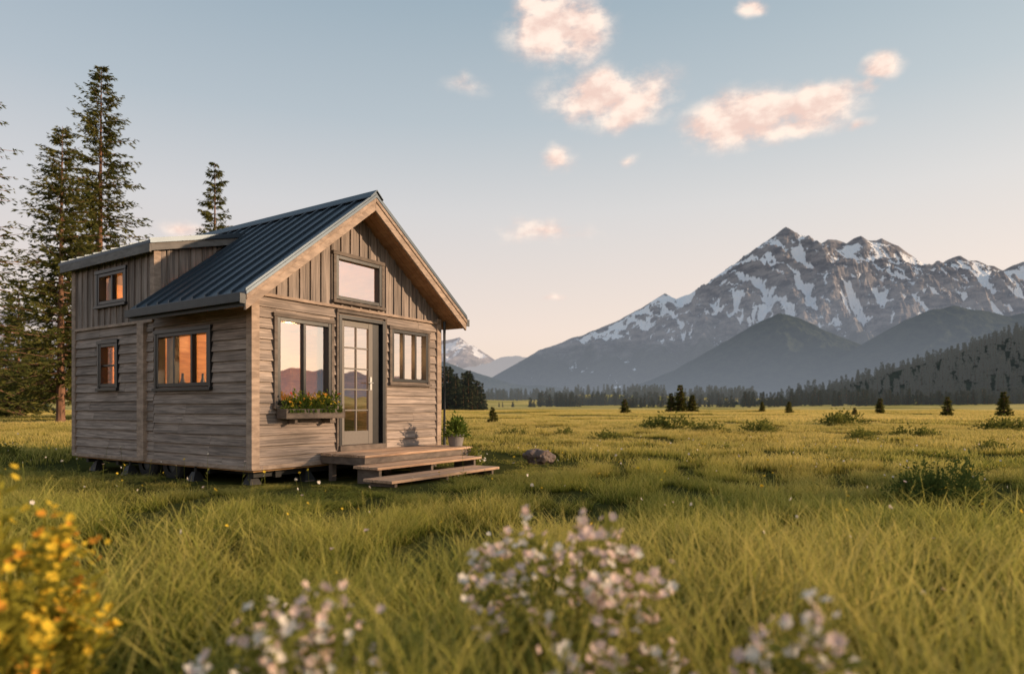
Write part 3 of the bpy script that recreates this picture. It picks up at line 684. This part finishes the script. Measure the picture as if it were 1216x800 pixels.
def potted(name,loc,r,h,pr,ph,flowers=None):
    e=empty(name,loc); mb=MB()
    mb.lathe([(.001,0),(r*.72,0),(r*.97,h*.92),(r*1.06,h*.93),(r*1.06,h),(r*.9,h),(r*.88,h*.88),(.001,h*.88)],28,0)
    mb.obj('pot',[simple('pot_glaze',(.22,.20,.19),.6)],e,smooth=False,recalc=True)
    mb=MB(); bushy(mb,(0,0,h*.95),pr,pr,ph,520,.075)
    for i in range(60):
        a=random.uniform(0,6.28); mb.leaf((0,0,h*.9),(math.cos(a)*.6,math.sin(a)*.6,random.uniform(.6,1.4)),ph*random.uniform(.8,1.2),.02)
    mb.obj('foliage',[m_leaf,m_pw],e); return e
potted('potted_plant',HW(3.58,.76,.405),.16,.21,.21,.28)
def gz(x,y): return float(g(x,y))
def plant(name,loc,rx,rz,n,l,mats,fl=0,fr=.02,cols=(1,)):
    mb=MB()
    for k in range(max(3,int(rx*12))):
        a=random.uniform(0,6.28); q=rx*random.random()**.5*.75
        bushy(mb,(q*math.cos(a),q*math.sin(a),0),rx*.42,rx*.42,rz*random.uniform(.55,1),n//max(3,int(rx*12)),l)
    for k in range(30):
        a=random.uniform(0,6.28); q=rx*random.random(); p=Vector((q*math.cos(a)*.6,q*math.sin(a)*.6,0)); t=p+Vector((q*.4*math.cos(a),q*.4*math.sin(a),rz*random.uniform(.8,1.25)))
        mb.tube([p,(p+t)/2+Vector((0,0,.03)),t],[.004,.003,.001],3,0,cap=False)
        for w_ in range(8):
            u_=random.uniform(.4,1); pp_=p.lerp(t,u_); mb.leaf(pp_,(random.gauss(0,1),random.gauss(0,1),.6),l,l*.4)
    for i in range(fl):
        a=random.uniform(0,6.28); q=rx*random.random()**.5; blossom(mb,(q*math.cos(a),q*math.sin(a),rz*random.uniform(.6,1.2)*(1-.4*q/rx)),fr*random.uniform(.7,1.2),random.choice(cols))
    o=mb.obj(name,mats); o.location=loc; return o
FM=[m_wl,m_pw,m_pp,m_py,m_po]
d=11.6; x=(562-CX)/F*d; plant('white_flower_plant',(x,d,gz(x,d)),.26,.34,700,.06,FM,50,.022,(1,))
d=7.5; x=(1113-CX)/F*d; BUSH=(x,d); plant('wild_bush',(x,d,gz(x,d)),.54,.50,3600,.05,[foliage('bush_leaves',(.04,.07,.022),(.13,.165,.045),.3,(.20,.22,.04))]+FM[1:],0)
bm=bmesh.new(); bmesh.ops.create_icosphere(bm,subdivisions=4,radius=1)
for v in bm.verts:
    n_=mn.fractal(v.co*1.3+Vector((3,1,2)),.8,2,5); v.co*=1+.28*n_; v.co.z*=.5; v.co.x*=1.15
me=bpy.data.meshes.new('field_rock'); bm.to_mesh(me); bm.free(); me.materials.append(simple('rock_stone',(.15,.11,.095),.9,var=.25,scale=3,bump=.8))
o=bpy.data.objects.new('field_rock',me); o.location=(.535,12.9,.10); o.scale=(.25,.25,.36); scene.collection.objects.link(o)
# ------------------------------------------------------------ grass
m,nt,out=newmat('grass_blades'); at=nd(nt,'ShaderNodeAttribute',attribute_name='tip'); geo=nd(nt,'ShaderNodeNewGeometry')
sp=nd(nt,'ShaderNodeSeparateXYZ',{0:geo.outputs['Position']}); ri=geo.outputs['Random Per Island']
n1=nd(nt,'ShaderNodeTexNoise',{'Vector':geo.outputs['Position'],'Scale':.28,'Detail':2.0}); n2=nd(nt,'ShaderNodeTexNoise',{'Vector':geo.outputs['Position'],'Scale':.05,'Detail':3.0,'Roughness':.6})
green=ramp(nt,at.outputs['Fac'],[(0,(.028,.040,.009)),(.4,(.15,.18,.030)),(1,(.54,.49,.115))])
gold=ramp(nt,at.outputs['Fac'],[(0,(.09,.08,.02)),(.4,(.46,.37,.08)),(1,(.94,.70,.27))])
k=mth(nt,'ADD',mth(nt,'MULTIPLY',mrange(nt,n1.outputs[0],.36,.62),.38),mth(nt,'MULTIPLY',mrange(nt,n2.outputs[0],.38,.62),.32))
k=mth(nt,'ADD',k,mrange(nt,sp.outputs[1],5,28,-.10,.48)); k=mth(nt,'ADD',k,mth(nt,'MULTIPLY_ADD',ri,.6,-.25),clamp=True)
c=mixc(nt,k,green,gold)
d=nd(nt,'ShaderNodeBsdfDiffuse',{0:c}); t=nd(nt,'ShaderNodeBsdfTranslucent',{0:c})
x=nd(nt,'ShaderNodeMixShader',{0:.48,1:d.outputs[0],2:t.outputs[0]})
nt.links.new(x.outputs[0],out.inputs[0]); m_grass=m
def tile(name,R,n,h0,h1,w_,bend,seed,seg=3,seeds=0):
    r=np.random.default_rng(seed); V=[];Fc=[];Tp=[]
    for i in range(n):
        a=r.uniform(0,6.283); q=R*math.sqrt(r.uniform()); bx,by=q*math.cos(a),q*math.sin(a)
        h=h0+(h1-h0)*r.beta(1.5,2.8); fa=r.uniform(0,6.283); ba=r.uniform(0,6.283); b=bend*h*r.uniform(.2,1.2); wd=w_*r.uniform(.6,1.3)
        wx,wy=math.cos(fa)*wd/2,math.sin(fa)*wd/2; o=len(V)
        for s in range(seg):
            t=s/seg; cx=bx+math.cos(ba)*b*t*t; cy=by+math.sin(ba)*b*t*t; cz=h*(t-.18*bend*t*t); kk=(1-t*.55)
            V+= [(cx-wx*kk,cy-wy*kk,cz),(cx+wx*kk,cy+wy*kk,cz)]; Tp+=[t,t]
        V.append((bx+math.cos(ba)*b,by+math.sin(ba)*b,h*(1-.18*bend))); Tp.append(1)
        for s in range(seg-1): Fc.append((o+2*s,o+2*s+1,o+2*s+3,o+2*s+2))
        Fc.append((o+2*seg-2,o+2*seg-1,o+2*seg))
    for i in range(seeds):   # stalks with feathery seed heads
        a=r.uniform(0,6.283); q=R*math.sqrt(r.uniform()); bx,by=q*math.cos(a),q*math.sin(a); h=h1*r.uniform(.70,.98); ba=r.uniform(0,6.283); b=.22*h*r.uniform(.2,1)
        pt=lambda t:(bx+math.cos(ba)*b*t*t,by+math.sin(ba)*b*t*t,h*t)
        for (t0,t1) in ((0,.4),(.4,.75),(.75,1)):
            p0,p1=pt(t0),pt(t1); o=len(V); V+=[(p0[0]-.0012,p0[1],p0[2]),(p0[0]+.0012,p0[1],p0[2]),(p1[0]+.0012,p1[1],p1[2]),(p1[0]-.0012,p1[1],p1[2])]; Tp+=[.5,.5,.8,.8]; Fc.append((o,o+1,o+2,o+3))
        for k_ in range(10):
            t=r.uniform(.82,1.0); p0=pt(t); an=r.uniform(0,6.283); l=.010*r.uniform(.6,1.2); dx,dy=math.cos(an)*l*.5,math.sin(an)*l*.5; o=len(V)
            V+=[p0,(p0[0]+dx*.6-dy*.2,p0[1]+dy*.6+dx*.2,p0[2]+l*.5),(p0[0]+dx,p0[1]+dy,p0[2]+l*1.3),(p0[0]+dx*.4+dy*.2,p0[1]+dy*.4-dx*.2,p0[2]+l*.6)]; Tp+=[1,1,1,1]; Fc.append((o,o+1,o+2,o+3))
    me=bpy.data.meshes.new(name); me.from_pydata(V,[],Fc); at=me.attributes.new('tip','FLOAT','POINT'); at.data.foreach_set('value',Tp); me.materials.append(m_grass)
    return bpy.data.objects.new(name,me)
def blocked(x,y):
    dx,dy=x-C0.x,y-C0.y; s=dx*.545+dy*.839; o=-(dx*-.839+dy*.545)
    b=(s>-.25)&(s<3.9)&(o<.25)&(o>-5.1)
    b|=(s>.9)&(s<3.95)&(o>-.3)&(o<1.1); b|=(s>.7)&(s<3.6)&(o>.9)&(o<1.7); b|=(s>.4)&(s<3.35)&(o>1.4)&(o<2.3)
    return b
def nearhouse(x,y):
    dx,dy=x-C0.x,y-C0.y; s=dx*.545+dy*.839; o=-(dx*-.839+dy*.545)
    ds=np.maximum(np.maximum(-s,s-4),0); do=np.maximum(np.maximum(o-2.0,-5.2-o),0); return np.hypot(ds,do)
def lay(name,y0,y1,dens,objs,smin,smax,mar=1.2,tilt=.06,slope=.92,realize=False):
    A=slope*(y1*y1-y0*y0)+2*mar*(y1-y0); n=int(A*dens)
    Y=np.sqrt(rng.uniform(y0*y0,y1*y1,n)); X=rng.uniform(-1,1,n)*(slope*Y+mar)
    ok=~blocked(X,Y); X=X[ok];Y=Y[ok]; n=len(X)
    pn=np.array([mn.noise((x*.35,y*.35,4.2)) for x,y in zip(X,Y)])
    s=rng.uniform(smin,smax,n)*(1+.5*pn)*(1+.38*np.clip((4.5-Y)/2.5,0,1)); nh_=nearhouse(X,Y); s*=.22+.78*np.clip((nh_-.15)/1.9,0,1)
    s*=np.where(np.hypot(X-.50,Y-12.2)<1.1,.35,1)*np.where(np.hypot(X-BUSH[0]+.2,Y-BUSH[1]+.6)<.9,.5,1)
    P=np.stack([X,Y,g(X,Y)-.01],1)
    return scatter(name,P,rng.uniform(0,6.28,n),np.stack([np.clip(s,.8,1.3),np.clip(s,.8,1.3),s],1),rng.integers(0,len(objs),n),objs,tilt,realize)
tn=[tile('grass_near_%d'%i,.32,400,.10,.50,.0078,.7,100+i,4,1) for i in range(4)]
tn2=[tile('grass_near2_%d'%i,.34,380,.10,.46,.0085,.7,150+i,3,2) for i in range(3)]
tm=[tile('grass_mid_%d'%i,.95,520,.08,.34,.021,.6,200+i,2,4) for i in range(3)]
tf=[tile('grass_far_%d'%i,4.5,2300,.14,.38,.07,.5,300+i,2) for i in range(3)]
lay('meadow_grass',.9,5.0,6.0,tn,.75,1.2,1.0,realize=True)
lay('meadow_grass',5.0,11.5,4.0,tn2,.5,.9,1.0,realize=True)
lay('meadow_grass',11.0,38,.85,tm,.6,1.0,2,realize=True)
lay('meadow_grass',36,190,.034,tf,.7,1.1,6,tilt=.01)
def flsrc(name,mi,h):
    mb=MB(); mb.tube([(0,0,0),(.02,0,h*.6),(.03,.01,h)],[.003,.002,.002],3,0,cap=False)
    for k in range(5): mb.leaf((.01,0,h*random.uniform(.1,.6)),(random.gauss(0,1),random.gauss(0,1),.8),.07,.018)
    blossom(mb,(.03,.01,h),.018,mi,9); return mb.obj(name,FM,link=False)
fs=[flsrc('flower_a',1,.46),flsrc('flower_b',3,.42),flsrc('flower_c',4,.40),flsrc('flower_d',2,.44)]
n=460; Y=np.sqrt(rng.uniform(1.6**2,14**2,n)); X=rng.uniform(-1,1,n)*(.9*Y+.8); ok=~blocked(X,Y)&(nearhouse(X,Y)>.4); X=X[ok];Y=Y[ok]; n=len(X)
scatter('meadow_wildflowers',np.stack([X,Y,g(X,Y)],1),rng.uniform(0,6.28,n),rng.uniform(.6,1.1,n),rng.choice([0,0,1,1,3],n),fs,.15)
mb=MB(); m_cl=foliage('clump_leaves',(.05,.075,.02),(.20,.20,.05),.35,(.28,.26,.05))
for i in range(7):
    bushy(mb,(random.uniform(-.3,.3),random.uniform(-.2,.2),0),.25,.25,random.uniform(.15,.3),170,.06)
cl=mb.obj('clump_src',[m_cl],link=False)
spots=[(985,557,1.1),(1025,524,1.1),(940,545,.8),(830,553,.9),(705,597,.6),(720,524,1.0),(860,540,.8),(1180,538,1.2),(1195,510,1.5),(765,530,.7),(670,520,.8),(900,515,1.3),(1090,520,1.2),(5,545,1.0),(45,590,.6),(610,520,.9),(790,512,1.5),(1000,505,1.8),(840,516,1)]
P=[];Sv=[]
for (x,yb,s) in spots:
    d=CH*F/(yb-HY); X=(x-CX)/F*d; P.append((X,d,gz(X,d)-.03)); k=s*min(2.2,(d/12)); Sv.append((k*.9,k*.9,k*.7))
scatter('meadow_shrubs',P,rng.uniform(0,6.28,len(P)),np.array(Sv),np.zeros(len(P)),[cl])
def wildflower(xpx,d,R,h,nst,cols,dense=1.0,fr=.023,lm=None,name='wildflower_plant'):
    X=(xpx-CX)/F*d; mb=MB()
    for i in range(nst):
        a=random.uniform(0,6.28); q=R*random.random()**.5; p=Vector((q*.5*math.cos(a),q*.5*math.sin(a),0)); hh=h*random.uniform(.55,1.05)*(1-.3*(q/R)**2)
        t=Vector((q*math.cos(a),q*math.sin(a),hh)); mid=(p+t)/2+Vector((0,0,.05)); mb.tube([p,mid,t],[.004,.003,.002],3,0,cap=False)
        for k in range(int(30*dense)):
            u_=random.uniform(.08,.97); c_=p.lerp(t,u_); mb.leaf(c_,(random.gauss(0,1),random.gauss(0,1),random.uniform(.1,1)),random.uniform(.04,.09),random.uniform(.012,.026))
        for k in range(random.randint(5,10)):
            o_=Vector((random.gauss(0,.022),random.gauss(0,.022),random.uniform(-.09,.02))); blossom(mb,t+o_,fr*random.uniform(.6,1.1),random.choice(cols),6)
    o=mb.obj(name,[lm or m_wl]+FM[1:]); o.location=(X,d,gz(X,d)); return o
wildflower(665,2.2,.36,.82,40,[1,2,2]); wildflower(745,1.95,.16,.66,14,[1,2]); wildflower(345,1.75,.17,.62,16,[2,1]); wildflower(400,1.8,.14,.68,14,[2,2,1])
wildflower(945,1.55,.18,.64,16,[2,2,1]); wildflower(1005,1.5,.14,.60,14,[2,1]); wildflower(690,1.7,.12,.56,9,[1,2]); wildflower(820,1.6,.1,.54,7,[1,2]); wildflower(275,1.7,.10,.62,8,[1,2])
wildflower(5,2.1,.30,.90,40,[3,3,3,3,4],1.3,.022,m_gl,'goldenrod_plant'); wildflower(48,2.0,.18,.76,18,[3,3,3,0],1.3,.021,m_gl,'goldenrod_plant'); wildflower(-10,1.8,.2,.64,14,[4,3,3],1.3,.022,m_gl,'goldenrod_plant')
print('built')
